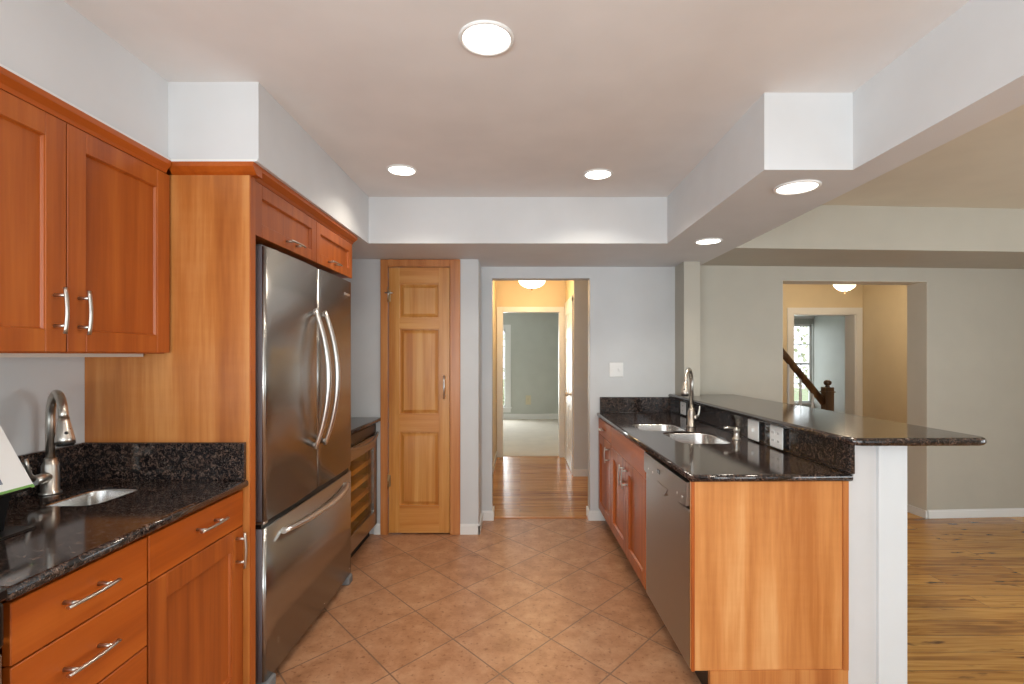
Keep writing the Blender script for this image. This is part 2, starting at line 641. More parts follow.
# ------------------------------------------------------------------ floor and ceiling
world_box('floor', M['tile'], (LW - 0.2, 1.40, RY - 0.2, 4.345, -0.1, 0.0))
world_box('floor_dining', M['knotty'], (1.40, 5.3, RY - 0.2, 4.40, -0.1, 0.0), (1.40, 5.9, 4.40, 10.1, -0.1, 0.0))
world_box('floor_hall', M['plank'], (LW, 1.40, 4.345, 6.98, -0.1, 0.0))
world_box('floor_far_room', M['carpet'], (-2.1, 1.40, 6.98, 11.2, -0.1, 0.006))
world_box('ceiling', M['ceiling'], (LW - 0.2, 1.45, RY - 0.2, 4.45, CZ, CZ + 0.1))
world_box('ceiling_dining', M['ceiling_tan'], (1.45, 5.4, RY - 0.2, 4.65, CZ, CZ + 0.1))
world_box('ceiling_hall', M['ceiling'], (LW, 1.3, 4.45, 11.2, 2.44, 2.54))
world_box('ceiling_foyer', M['ceiling'], (1.3, 6.0, 4.65, 10.2, 2.44, 2.54))
world_box('trim_threshold', M['pine_h'], (-0.237, 0.593, 4.325, 4.36, 0.0, 0.006))

# soffits round the kitchen ceiling
world_box('ceiling_soffit_left', M['soffit'], (LW, -1.365, RY, 1.96, SZ, CZ))
world_box('ceiling_soffit_cabinet', M['soffit'], (LW, -1.015, 1.96, BW, SZ, CZ))
world_box('ceiling_soffit_back', M['soffit'], (-1.015, 1.503, 3.385, BW, SZ, CZ))
world_box('ceiling_soffit_right', M['soffit'], (0.987, 1.503, 2.04, 3.385, SZ, CZ))
world_box('ceiling_beam', M['soffit'], (1.345, 1.503, RY, 2.04, SZ, CZ))
FR[0] = Matrix.Translation((1.503, 3.53, 0)) @ Matrix.Rotation(DA, 4, 'Z')
world_box('ceiling_soffit_dining', M['wall_tan'], (-0.02, 3.9, 0, 0.85, SZ + 0.0006, CZ))
FR[0] = Matrix.Identity(4)

# ------------------------------------------------------------------ walls
world_box('trim_6', M['trim'], (-1.366, -1.349, RY, 1.949, SZ, SZ + 0.009), (-1.366, -1.016, 1.951, 1.961, SZ, SZ + 0.009))
world_box('wall_left', M['wall'], (LW - 0.12, LW, RY, -2.15, 0, CZ), (LW - 0.12, LW, -2.15, -0.25, 0, 0.4), (LW - 0.12, LW, -2.15, -0.25, 1.9, CZ), (LW - 0.12, LW, -0.25, 4.4, 0, CZ))  # unseen opening, cut for the added left fill
# rear wall behind the camera: patio door opening and dining window
world_box('wall_rear', M['wall'], (LW, -1.1, RY - 0.12, RY, 0, CZ), (-1.1, 1.3, RY - 0.12, RY, 2.15, CZ), (1.3, 2.5, RY - 0.12, RY, 0, CZ),
          (2.5, 4.5, RY - 0.12, RY, 0, 0.5), (2.5, 4.5, RY - 0.12, RY, 2.15, CZ), (4.5, 5.3, RY - 0.12, RY, 0, CZ), (-1.1, 1.3, RY - 0.12, RY, 0, 0.35))
world_box('wall_right', M['wall_tan'], (5.2, 5.32, RY, -0.5, 0, CZ), (5.2, 5.32, -0.5, 2.3, 0, 0.3), (5.2, 5.32, -0.5, 2.3, 2.1, CZ), (5.2, 5.32, 2.3, 4.66, 0, CZ))  # unseen opening, cut to go with the added dining light
# pantry wall with return, kitchen back wall, doorway
world_box('wall_pantry', M['wall'], (LW, -1.04, PANT, PANT + 0.12, 0, SZ), (-1.04, -0.532, PANT, PANT + 0.12, 2.096, SZ), (-0.532, -0.325, PANT, BW + 0.02, 0, SZ))
world_box('wall_back', M['wall'], (-0.325, -0.237, BW, BW + 0.13, 0, SZ), (-0.237, 0.593, BW, BW + 0.13, 2.05, SZ), (0.593, 1.46, BW, BW + 0.13, 0, SZ),
          (-0.9, -0.325, BW + 0.02, BW + 0.13, 0, SZ))
world_box('wall_back_stub', M['wall_tan'], (1.314, 1.442, 4.045, BW, 0, SZ))
world_box('wall_pantry_back', M['wall'], (LW, -0.9, 4.75, 4.85, 0, CZ), (-0.95, -0.9, 4.1, 4.75, 0, CZ))
# dining wall with cased opening
FR[0] = Matrix.Translation((1.44, 4.21, 0)) @ Matrix.Rotation(DA, 4, 'Z')
OX0, OX1, OZ = 0.775, 2.06, 2.03
world_box('wall_dining', M['wall_tan'], (0, OX0, 0, 0.2, 0, SZ), (OX0, OX1, 0, 0.2, OZ, SZ), (OX1, 3.78, 0, 0.2, 0, SZ))
m = MB().box(0.35, OX0, -0.014, 0, 0, 0.06).box(0.35, OX0, -0.008, 0, 0.06, 0.07).box(OX1, 3.76, -0.014, 0, 0, 0.06).box(OX1, 3.76, -0.008, 0, 0.06, 0.07).box(OX1 - 0.026, OX1 - 0.010, -0.014, 0.21, 0, 0.065)
struct(m.build('baseboard_dining', M['trim'], base=(0, 0, 0)))
m = MB().box(OX1 - 0.003, OX1, 0.001, 0.205, 0, OZ).box(OX0, OX0 + 0.003, 0.001, 0.205, 0, OZ).box(OX0, OX1, 0.001, 0.205, OZ - 0.003, OZ)
struct(m.build('trim_1', M['jamb'], base=(0, 0, 0)))
FR[0] = Matrix.Identity(4)

# peninsula knee wall in the peninsula's own frame (turned one degree)
PF = Matrix.Translation((0.70, 2.06, 0)) @ Matrix.Rotation(math.radians(1.0), 4, 'Z') @ Matrix.Translation((-0.70, -2.06, 0))
FR[0] = PF
world_box('wall_peninsula', M['drywall'], (1.366, 1.462, 2.06, 4.05, 0, 1.04), (1.346, 1.367, 2.06, 4.05, 0, 0.8835))
world_box('trim_2', M['post'], (1.462, 1.580, 2.045, 4.05, 0, 1.04))
FR[0] = Matrix.Identity(4)

# hall beyond the doorway
HY = 6.93
world_box('wall_hall_left', M['hall'], (-0.45, -0.33, 4.41, HY, 0, 2.44))
world_box('wall_hall_right', M['hall'], (0.625, 1.25, 5.86, HY, 0, 2.44))
world_box('wall_hall_front', M['wall'], (0.625, 1.25, 5.84, 5.86, 0, 2.44))  # thin grey skin: daylit look of this hall wall face put into its colour
world_box('wall_hall_side', M['hall'], (1.15, 1.25, 4.41, 5.84, 0, 2.44))
world_box('wall_hall_end', M['hall'], (-2.1, -0.247, HY, HY + 0.13, 0, 2.44), (-0.247, 0.549, HY, HY + 0.13, 2.0, 2.44), (0.549, 1.4, HY, HY + 0.13, 0, 2.44))
m = MB().box(-0.315, -0.247, HY - 0.018, HY, 0, 2.06).box(0.549, 0.612, HY - 0.018, HY, 0, 2.06).box(-0.247, 0.549, HY - 0.018, HY, 2.0, 2.06)
m.box(-0.247, -0.235, HY - 0.01, HY + 0.14, 0, 2.0).box(0.537, 0.549, HY - 0.01, HY + 0.14, 0, 2.0).box(-0.247, 0.549, HY - 0.01, HY + 0.14, 1.988, 2.0)
struct(m.build('trim_3', M['trim'], base=(0, 0, 0)))
world_box('wall_far_room', M['room'], (-2.1, -1.15, 11.0, 11.12, 0, 2.44), (-1.15, -0.31, 11.0, 11.12, 0, 0.26), (-1.15, -0.31, 11.0, 11.12, 1.95, 2.44), (-0.31, 1.4, 11.0, 11.12, 0, 2.44),
          (-2.2, -2.1, 7.06, 11.12, 0, 2.44), (1.4, 1.5, 7.06, 11.12, 0, 2.44))
world_box('baseboard_far_room', M['trim'], (-2.1, 1.4, 10.98, 11.0, 0.0, 0.12))

# foyer beyond the dining opening
FY = 7.0
world_box('wall_foyer_right', M['hall'], (4.754, 4.87, 4.66, FY, 0, 2.44))
world_box('wall_foyer_left', M['hall'], (1.3, 1.4, 4.42, FY, 0, 2.44))
world_box('wall_foyer_back', M['hall'], (1.4, 3.784, FY, FY + 0.2, 0, 2.44), (3.784, 4.65, FY, FY + 0.2, 1.97, 2.44), (4.65, 4.87, FY, FY + 0.2, 0, 2.44))
m = MB().box(3.70, 3.784, FY - 0.02, FY, 0, 2.055).box(4.65, 4.735, FY - 0.02, FY, 0, 2.055).box(3.784, 4.65, FY - 0.02, FY, 1.97, 2.055)
m.box(3.784, 3.796, FY - 0.005, FY + 0.21, 0, 1.97).box(4.638, 4.65, FY - 0.005, FY + 0.21, 0, 1.97).box(3.784, 4.65, FY - 0.005, FY + 0.21, 1.958, 1.97)
struct(m.build('trim_4', M['trim'], base=(0, 0, 0)))
world_box('wall_front_room', M['room'], (5.8, 5.9, FY + 0.2, 10.0, 0, 2.44), (1.4, 4.6, 10.0, 10.1, 0, 2.44), (4.6, 5.785, 10.0, 10.1, 2.0, 2.44), (5.785, 5.9, 10.0, 10.1, 0, 2.44), (4.6, 5.785, 10.0, 10.1, 0, 0.45),
          (4.87, 5.9, FY + 0.08, FY + 0.2, 0, 2.44))

# baseboards of the kitchen
m = MB()
m.box(-0.467, -0.313, PANT - 0.014, PANT, 0, 0.068).box(-0.467, -0.315, PANT - 0.009, PANT, 0.068, 0.08)
m.box(-1.14, -1.087, PANT - 0.014, PANT, 0, 0.068).box(-1.14, -1.087, PANT - 0.009, PANT, 0.068, 0.08)
m.box(-0.325, -0.311, PANT - 0.014, BW, 0, 0.068)
m.box(-0.325, -0.237, BW - 0.014, BW, 0, 0.068).box(-0.325, -0.237, BW - 0.009, BW, 0.068, 0.08)
m.box(0.593, 0.72, BW - 0.014, BW, 0, 0.068).box(0.593, 0.72, BW - 0.009, BW, 0.068, 0.08)
m.box(-0.237, -0.223, BW - 0.014, BW + 0.14, 0, 0.08).box(0.579, 0.593, BW - 0.014, BW + 0.14, 0, 0.08)
struct(m.build('baseboard_back', M['trim'], base=(0, 0, 0)))
m = MB().box(0.611, 1.15, 5.826, 5.84, 0, 0.08).box(-0.33, -0.316, 4.42, HY, 0, 0.08).box(-0.33, -0.316, HY - 0.1, HY - 0.02, 0, 0.08)
struct(m.build('baseboard_hall', M['trim'], base=(0, 0, 0)))

# ------------------------------------------------------------------ windows and garden


def window(name, label, x0, x1, z0, z1, y, depth, cols, rows, casing, rail=True, inward=-1):
    t = thing(name, label, 'window', ((x0 + x1) / 2, y, z0))
    t['kind'] = 'structure'
    yi = y + inward * 0.018
    c = MB()
    ya, yb = sorted((yi, y))
    c.box(x0 - casing, x0, ya, yb, z0 - casing, z1 + casing).box(x1, x1 + casing, ya, yb, z0 - casing, z1 + casing)
    c.box(x0, x1, ya, yb, z1, z1 + casing).box(x0, x1, ya, yb, z0 - casing, z0)
    ya, yb = sorted((y + inward * 0.05, y))
    c.box(x0 - casing - 0.02, x1 + casing + 0.02, ya, yb, z0 - 0.02, z0 + 0.005)
    c.build('window_casing', M['trim'], t)
    g = MB()
    yc = y - inward * depth * 0.5
    fw = 0.035
    g.box(x0, x0 + fw, yc - 0.02, yc + 0.02, z0, z1).box(x1 - fw, x1, yc - 0.02, yc + 0.02, z0, z1)
    g.box(x0, x1, yc - 0.02, yc + 0.02, z0, z0 + fw).box(x0, x1, yc - 0.02, yc + 0.02, z1 - fw, z1)
    if rail:
        g.box(x0, x1, yc - 0.022, yc + 0.022, (z0 + z1) / 2 - 0.02, (z0 + z1) / 2 + 0.02)
    for i in range(1, cols):
        x = x0 + (x1 - x0) * i / cols
        g.box(x - 0.008, x + 0.008, yc - 0.01, yc + 0.01, z0, z1)
    for i in range(1, rows):
        z = z0 + (z1 - z0) * i / rows
        g.box(x0, x1, yc - 0.01, yc + 0.01, z - 0.008, z + 0.008)
    g.build('window_sash', M['trim'], t)
    MB().box(x0 + fw, x1 - fw, yc - 0.002, yc + 0.002, z0 + fw, z1 - fw).build('pane', M['glass'], t)
    return t


window('window_1', 'tall white window at the end of the hall, beyond the carpeted room', -1.15, -0.31, 0.26, 1.95, 11.0, 0.12, 2, 4, 0.11)
window('window_2', 'bright gridded window in the front room seen behind the stair railing', 4.6, 5.785, 0.45, 2.0, 10.0, 0.1, 6, 4, 0.012)
m = MB().prism([(10.0, 2.12), (9.97, 2.12), (9.965, 2.16), (9.93, 2.20), (9.90, 2.30), (9.87, 2.36), (9.87, 2.44), (10.0, 2.44)], 'x', 4.3, 5.8)
struct(m.build('trim_5', M['trim'], base=(0, 0, 0)))
for nm, x0, x1 in (('window_3', -1.1, 1.3), ('window_4', 2.5, 4.5)):
    pass

world_box('ground_outside', M['lawn'], (-12, 16, 12.0, 40, -0.6, -0.5))
for bx, by, br, hh in ((10.4, 17.5, 1.7, 1.5), (-0.9, 19.0, 1.4, 0.9)):
    m = MB()
    rnd = random.Random(int(bx * 10))
    for i in range(330):
        a, b, r = rnd.uniform(0, 2 * PI), rnd.uniform(-1, 1), br * rnd.uniform(0.6, 1.0)
        p = Vector((bx + r * math.cos(a) * math.sqrt(1 - b * b), by + r * math.sin(a) * math.sqrt(1 - b * b), hh + r * b))
        d = Vector((rnd.uniform(-1, 1), rnd.uniform(-1, 1), rnd.uniform(-1, 1))).normalized() * 0.11
        e = d.cross(Vector((rnd.uniform(-1, 1), rnd.uniform(-1, 1), 1))).normalized() * 0.07
        m.quad(p - d, p + e, p + d, p - e)
    t = thing('garden_shrub', 'leafy shrub out in the garden beyond the ' + ('front room window' if bx > 0 else 'hall-end window'), 'shrub', (bx, by, -0.5))
    m.build('foliage', M['leaf'], t, recalc=False)
    MB().tube([(bx, by, -0.5), (bx + 0.03, by, hh)], [0.08, 0.04], 8).build('trunk', M['oak'], t)

# ------------------------------------------------------------------ cabinet helpers


def shaker(m, s, xf, y0, y1, z0, z1, t=0.02, rw=0.058, rec=0.013):
    """frame-and-panel door whose face (at xf) looks along s*X"""
    xb = xf - s * t
    lo, hi = min(xf, xb), max(xf, xb)
    m.box(lo, hi, y0, y0 + rw, z0, z1, 0.0015).box(lo, hi, y1 - rw, y1, z0, z1, 0.0015)
    m.box(lo, hi, y0 + rw, y1 - rw, z1 - rw, z1, 0.0015).box(lo, hi, y0 + rw, y1 - rw, z0, z0 + rw, 0.0015)
    xp = xf - s * rec
    lo, hi = min(xp, xb), max(xp, xb)
    m.box(lo, hi, y0 + rw - 0.002, y1 - rw + 0.002, z0 + rw - 0.002, z1 - rw + 0.002)
    # small sloped bead round the panel
    for (a0, a1, vert) in ((y0 + rw, 1, True), (y1 - rw, -1, True)):
        m.prism([(xf - s * 0.004, a0 - a1 * 0.001), (xp, a0 + a1 * 0.004), (xp, a0 - a1 * 0.001)], 'z', z0 + rw, z1 - rw)
    for (b0, b1) in ((z0 + rw, 1), (z1 - rw, -1)):
        m.prism([(xf - s * 0.004, b0 - b1 * 0.001), (xp, b0 + b1 * 0.004), (xp, b0 - b1 * 0.001)], 'y', y0 + rw, y1 - rw)
    return m


def pull(parent, s, xf, y, z, vertical, L=0.13, mat='nickel', out=0.032):
    """bowed bar pull on two posts"""
    m = MB()
    n = 10
    pts = []
    for i in range(n + 1):
        q = -1 + 2 * i / n
        d = out + 0.006 * (1 - q * q)
        u = q * L / 2
        pts.append((xf + s * d, y, z + u) if vertical else (xf + s * d, y + u, z))
    m.tube(pts, 0.0055, 10, squash=(1.2, 0.8))
    for q in (-1, 1):
        u = q * L * 0.33
        a = (xf - s * 0.001, y, z + u) if vertical else (xf - s * 0.001, y + u, z)
        b = (xf + s * (out + 0.003), a[1], a[2])
        m.tube([a, b], [0.0055, 0.0048], 10)
    return m.build('handle', M[mat], parent)


# ------------------------------------------------------------------ left run: upper cabinet
UX = -1.362
t = thing('wall_cabinet', 'cherry two-door wall cabinet hung above the left prep sink', 'cabinet', (-1.56, 1.55, 1.405))
MB().box(LW, UX - 0.022, 1.088, 1.965, 1.405, 2.146).build('body', M['cherry'], t)
MB().box(LW + 0.005, UX - 0.10, 1.10, 1.96, 1.393, 1.405).build('bottom_panel', M['melamine'], t)
for y0, y1, hy in ((1.09, 1.516, 1.477), (1.520, 1.963, 1.559)):
    d = shaker(MB(), 1, UX, y0, y1, 1.409, 2.098, 0.02, 0.066).build('door', M['cherry'], t)
    pull(d, 1, UX, hy, 1.53, True, 0.135)
m = MB().prism([(UX - 0.022, 2.10), (UX, 2.10), (UX + 0.004, 2.112), (UX + 0.018, 2.13), (UX + 0.018, 2.1475), (UX - 0.022, 2.1475)], 'y', 1.10, 1.945)
m.build('crown_molding', M['cherry_h'], t)

# tall end panel beside the refrigerator
PX = -1.06
t = thing('tall_end_panel', 'tall figured cherry side panel between left counter and refrigerator', 'panel', (-1.4, 1.99, 0))
MB().box(LW, PX, 1.977, 2.018, 0, 2.105, 0.001).build('panel_board', M['panel'], t)
MB().box(PX - 0.0, PX + 0.004, 1.979, 2.016, 0.0, 2.105).build('edge_strip', M['cherry'], t)
m = MB().prism([(1.977, 2.105), (1.977, 2.104), (1.966, 2.112), (1.950, 2.13), (1.950, 2.1475), (2.018, 2.1475), (2.018, 2.105)], 'x', UX + 0.002, PX + 0.030)
m.build('crown_molding', M['cherry_h'], t)

# cabinet above the refrigerator
t = thing('over_fridge_cabinet', 'short cherry two-door cabinet above the refrigerator', 'cabinet', (-1.4, 2.6, 1.885))
MB().box(LW, PX - 0.022, 2.02, 3.19, 1.885, 2.146).build('body', M['cherry'], t)
for y0, y1, hy in ((2.022, 2.628, 2.34), (2.632, 3.188, 2.84)):
    d = shaker(MB(), 1, PX, y0, y1, 1.882, 2.098, 0.02, 0.055).build('door', M['cherry'], t)
    pull(d, 1, PX, hy, 1.915, False, 0.15)
m = MB().prism([(PX - 0.022, 2.10), (PX, 2.10), (PX + 0.006, 2.112), (PX + 0.030, 2.13), (PX + 0.030, 2.1475), (PX - 0.022, 2.1475)], 'y', 2.02, 3.20)
m.build('crown_molding', M['cherry_h'], t)

# ------------------------------------------------------------------ left run: base cabinets
BX = -1.082
CT = 0.914


def base_body(t, y0, y1, s, xf, xw):
    xb = xf - s * 0.022
    lo, hi = min(xb, xw), max(xb, xw)
    MB().box(lo, hi, y0, y1, 0.10, 0.70).box(lo, lo + 0.018, y0, y1, 0.70, 0.883).box(hi - 0.018, hi, y0, y1, 0.70, 0.883)\
        .box(lo, hi, y0, y0 + 0.018, 0.70, 0.883).box(lo, hi, y1 - 0.018, y1, 0.70, 0.883).build('body', M['cherry'], t)
    xk = xf - s * 0.085
    lo, hi = min(xk, xw), max(xk, xw)
    MB().box(lo, hi, y0, y1, 0, 0.10).build('toe_kick', M['darkgap'], t)


t = thing('drawer_cabinet', 'cherry base cabinet with a stack of drawers, nearest the camera on the left', 'cabinet', (-1.4, 1.27, 0))
base_body(t, 1.070, 1.468, 1, BX, LW + 0.002)
for z0, z1 in ((0.737, 0.872), (0.558, 0.733), (0.335, 0.554), (0.112, 0.331)):
    d = MB().box(BX - 0.02, BX, 1.073, 1.466, z0, z1, 0.002).build('drawer', M['cherry_h'], t)
    pull(d, 1, BX, 1.248, (z0 + z1) / 2 + 0.008, False, 0.15)
t = thing('base_cabinet', 'cherry base cabinet with one drawer over one door, beside the tall panel', 'cabinet', (-1.4, 1.71, 0))
base_body(t, 1.470, 1.975, 1, BX, LW + 0.002)
d = MB().box(BX - 0.02, BX, 1.473, 1.973, 0.737, 0.872, 0.002).build('drawer', M['cherry_h'], t)
pull(d, 1, BX, 1.74, 0.815, False, 0.15)
d = shaker(MB(), 1, BX, 1.473, 1.973, 0.112, 0.733, 0.02, 0.075).build('door', M['cherry'], t)
pull(d, 1, BX, 1.925, 0.655, True, 0.135)

# left countertop with sink cut-out and backsplash
t = thing('countertop', 'dark speckled granite counter around the left prep sink', 'countertop', (-1.4, 1.5, 0.884))
hole = rrect(-1.565, -1.375, 1.625, 1.865, 0.05)
MB().slab([(LW + 0.001, 1.052), (-1.062, 1.052), (-1.062, 1.975), (LW + 0.001, 1.975)], [hole], 0.884, CT, 0.011).build('slab', M['granite'], t)
m = MB().box(LW + 0.001, LW + 0.021, 1.056, 1.954, CT, 1.06, 0.003, 2).box(LW + 0.001, -1.07, 1.955, 1.9755, CT, 1.06, 0.003, 2)
m.build('backsplash', M['granite'], t)


def basin(t, x0, x1, y0, y1, zt, depth, r=0.05):
    m = MB()
    lay = [(x0 + 0.0012, x1 - 0.0012, y0 + 0.0012, y1 - 0.0012, r, zt), (x0 + 0.003, x1 - 0.003, y0 + 0.003, y1 - 0.003, r, zt + 0.0015), (x0 + 0.0045, x1 - 0.0045, y0 + 0.0045, y1 - 0.0045, r, zt - 0.004),
           (x0 + 0.008, x1 - 0.008, y0 + 0.008, y1 - 0.008, r, zt - depth * 0.8), (x0 + 0.012, x1 - 0.012, y0 + 0.012, y1 - 0.012, r, zt - depth * 0.94), (x0 + 0.035, x1 - 0.035, y0 + 0.035, y1 - 0.035, r * 0.7, zt - depth)]
    rings = []
    for a, b, c, d, rr, z in lay:
        rings.append([m.bm.verts.new((x, y, z)) for x, y in rrect(a, b, c, d, rr)])
    n = len(rings[0])
    for i in range(len(rings) - 1):
        for k in range(n):
            f = m.bm.faces.new((rings[i][k], rings[i][(k + 1) % n], rings[i + 1][(k + 1) % n], rings[i + 1][k]))
            f.smooth = True
    m.bm.faces.new(rings[-1])
    b = m.build('basin', M['sink'], t)
    cx, cy = (x0 + x1) / 2, (y0 + y1) / 2
    MB().lathe([(0.045, 0.0), (0.042, 0.004), (0.03, 0.002), (0.028, -0.006), (0.0, -0.006)], (cx, cy, zt - depth + 0.001), 24).build('drain', M['nickel'], t)


t = thing('prep_sink', 'small undermount steel sink in the left counter', 'sink', (-1.49, 1.74, 0.72))
basin(t, -1.565, -1.375, 1.625, 1.865, CT - 0.010, 0.15)


def gooseneck(label, x, y, ang, H, reach, head, lever_dir, base_r=0.026, ll=1.0):
    """pull-down faucet: ang gives the spout direction in plan"""
    t = thing('faucet', label, 'faucet', (x, y, CT))
    c, s = math.cos(ang), math.sin(ang)
    MB().lathe([(base_r + 0.006, 0), (base_r + 0.006, 0.006), (base_r, 0.010), (base_r - 0.001, 0.10), (base_r - 0.004, 0.108), (0.019, 0.112), (0.018, 0.125)], (x, y, CT), 24).build('base', M['nickel'], t)
    R = reach / 2
    zc = CT + H - R - 0.014
    pts = [(x, y, CT + 0.11), (x, y, zc)]
    N = 16
    for i in range(1, N + 1):
        a = PI - (PI * 0.94) * i / N
        d = R + R * math.cos(a)
        pts.append((x + c * d, y + s * d, zc + R * 1.05 * math.sin(a)))
    tip = Vector(pts[-1])
    MB().tube(pts, 0.0135, 16).build('spout', M['nickel'], t)
    dn = (Vector(pts[-1]) - Vector(pts[-2])).normalized()
    hp = [tip - dn * 0.004, tip + dn * 0.012, tip + dn * head * 0.35, tip + dn * head * 0.8, tip + dn * head]
    h = MB().tube(hp, [0.0145, 0.0165, 0.0195, 0.026, 0.0265], 18).build('spray_head', M['nickel'], t)
    MB().tube([tip + dn * head, tip + dn * (head + 0.004)], [0.024, 0.022], 18).build('nozzle', M['black'], h)
    bp = tip + dn * head * 0.55 + Vector((-s, c, 0)) * 0.0 + Vector((c * 0.5, s * 0.5, 0)).normalized() * 0.021
    MB().sphere(bp, 0.006).build('button', M['black'], h)
    lx, ly = math.cos(lever_dir), math.sin(lever_dir)
    m = MB().tube([(x + lx * 0.01, y + ly * 0.01, CT + 0.062), (x + lx * 0.062 * ll, y + ly * 0.062 * ll, CT + 0.062)], [0.019, 0.017], 16)
    m.tube([(x + lx * (0.062 * ll - 0.008), y + ly * (0.062 * ll - 0.008), CT + 0.065), (x + lx * 0.075 * ll, y + ly * 0.075 * ll, CT + 0.085), (x + lx * 0.082 * ll, y + ly * 0.082 * ll, CT + 0.12), (x + lx * 0.086 * ll, y + ly * 0.086 * ll, CT + 0.142)], [0.010, 0.008, 0.006, 0.004], 10)
    m.build('lever', M['nickel'], t)
    return t


gooseneck('brushed nickel pull-down faucet behind the left prep sink', -1.648, 1.772, math.radians(-37), 0.365, 0.185, 0.085, math.radians(-80), ll=1.25)

# flyer on a slanted holder on the left counter
t = thing('flyer_holder', 'white printed flyer leaning on a clear holder at left photo edge', 'flyer', (-1.45, 1.36, CT))
ux, uz = -0.49, 0.872
nx, nz = uz, -ux          # sheet normal, towards the room
bx, bz, Y0, Y1 = -1.396, 1.02, 1.21, 1.45
Lh = 0.235


def sheet(y0, y1, a0, a1, d0, d1):
    m = MB()
    poly = [(bx + ux * a + nx * d, bz + uz * a + nz * d) for a, d in ((a0, d0), (a1, d0), (a1, d1), (a0, d1))]
    return m.prism(poly, 'y', y0, y1)


f = sheet(Y0, Y1, 0, Lh, 0, 0.003).build('flyer', M['white_plastic'], t)
sheet(Y0, Y1, 0, 0.010, 0.003, 0.0036).build('green_border', plain('leaf_green_ink', srgb(118, 170, 88), 0.4), f)
sheet(Y0 + 0.03, Y1 - 0.075, 0.030, 0.085, 0.003, 0.0036).build('printed_photo', paint('printed_grey_photo', srgb(120, 126, 138), 0.4, 0.6, 0), f)
m = MB()
m.box(-1.50, -1.36, 1.24, 1.42, CT, CT + 0.006, 0.001)
m.prism([(-1.50, CT + 0.005), (-1.493, CT + 0.005), (bx + ux * 0.18, bz + uz * 0.18), (bx + ux * 0.20, bz + uz * 0.20)], 'y', 1.26, 1.40)
m.prism([(bx + ux * -0.004 - nx * 0.001, bz + uz * -0.004 - nz * 0.001), (bx + nx * 0.014, bz + nz * 0.014 - 0.004), (bx + nx * 0.014, bz + nz * 0.014), (bx, bz)], 'y', 1.23, 1.43)
m.prism([(-1.42, CT + 0.005), (-1.412, CT + 0.005), (bx + 0.004, bz - 0.002), (bx - 0.004, bz - 0.002)], 'y', 1.28, 1.38)
m.build('stand', M['black'], t)

# range beside the drawer stack, just at the left photo edge
t = thing('kitchen_range', 'black range front at far left photo edge, before the drawer stack', 'range', (-1.4, 0.68, 0))
MB().box(LW + 0.01, -1.13, 0.30, 1.030, 0.05, 0.90).build('body', M['grey_plastic'], t)
MB().box(LW + 0.01, -1.048, 0.30, 1.036, 0.90, 0.925, 0.004).build('cooktop', M['black'], t)
MB().box(-1.13, -1.055, 0.305, 1.036, 0.80, 0.895, 0.008, 2).build('control_panel', M['black'], t)
d = MB().box(-1.13, -1.06, 0.305, 1.036, 0.24, 0.79, 0.006, 2).build('oven_door', M['steel'], t)
MB().tube([(-1.03, 0.33, 0.75), (-1.015, 0.68, 0.75), (-1.03, 0.94, 0.75)], 0.014, 12).tube([(-1.06, 0.36, 0.75), (-1.03, 0.36, 0.75)], 0.01).tube([(-1.06, 0.92, 0.75), (-1.03, 0.92, 0.75)], 0.01).build('handle', M['black'], d)
MB().box(-1.13, -1.06, 0.305, 1.028, 0.06, 0.23, 0.006, 2).build('drawer', M['black'], t)
for i in range(5):
    MB().lathe([(0.022, 0), (0.020, 0.02), (0.0, 0.021)], (-1.055, 0.40 + i * 0.14, 0.85), 20, 'x').build('knob', M['black'], t)
for i in range(4):
    MB().lathe([(0.09, 0), (0.09, 0.003), (0.0, 0.003)], (-1.26 - (i % 2) * 0.28, 0.49 + (i // 2) * 0.38, 0.924), 28).build('burner', M['grey_plastic'], t)

# ------------------------------------------------------------------ refrigerator
FX = -1.04
FYa, FYb, FYm = 2.075, 3.135, 2.615
t = thing('refrigerator', 'stainless french-door refrigerator with bottom freezer drawer', 'refrigerator', (-1.38, 2.6, 0))
MB().box(LW + 0.02, -1.125, FYa + 0.01, FYb - 0.01, 0.04, 1.835, 0.004).build('body', M['fridge_side'], t)


def fdoor(y0, y1, z0, z1, name):
    """slightly crowned steel door with rounded vertical edges"""
    m = MB()
    n = 12
    prof = []
    w_ = y1 - y0
    r = 0.014
    for i in range(5):
        a = PI / 2 * i / 4
        prof.append((FX - 0.006 - r + r * math.sin(a), y0 + r - r * math.cos(a)))
    for i in range(1, n):
        q = i / n
        prof.append((FX - 0.006 + 0.006 * math.sin(PI * q), y0 + r + (w_ - 2 * r) * q))
    for i in range(5):
        a = PI / 2 * (1 - i / 4)
        prof.append((FX - 0.006 - r + r * math.sin(a), y1 - r + r * math.cos(a)))
    prof = [(-1.115, y0)] + prof + [(-1.115, y1)]
    m.prism(prof, 'z', z0, z1)
    for f in m.bm.faces:
        f.smooth = True
    for e in m.bm.edges:
        if e.calc_face_angle(0) > 0.6:
            e.smooth = False
    o = m.build(name, M['steel'], t)
    o.data.materials.append(M['fridge_side'])
    for p in o.data.polygons:
        if p.normal.y < -0.99 and p.area > 0.01:
            p.material_index = 1
    return o


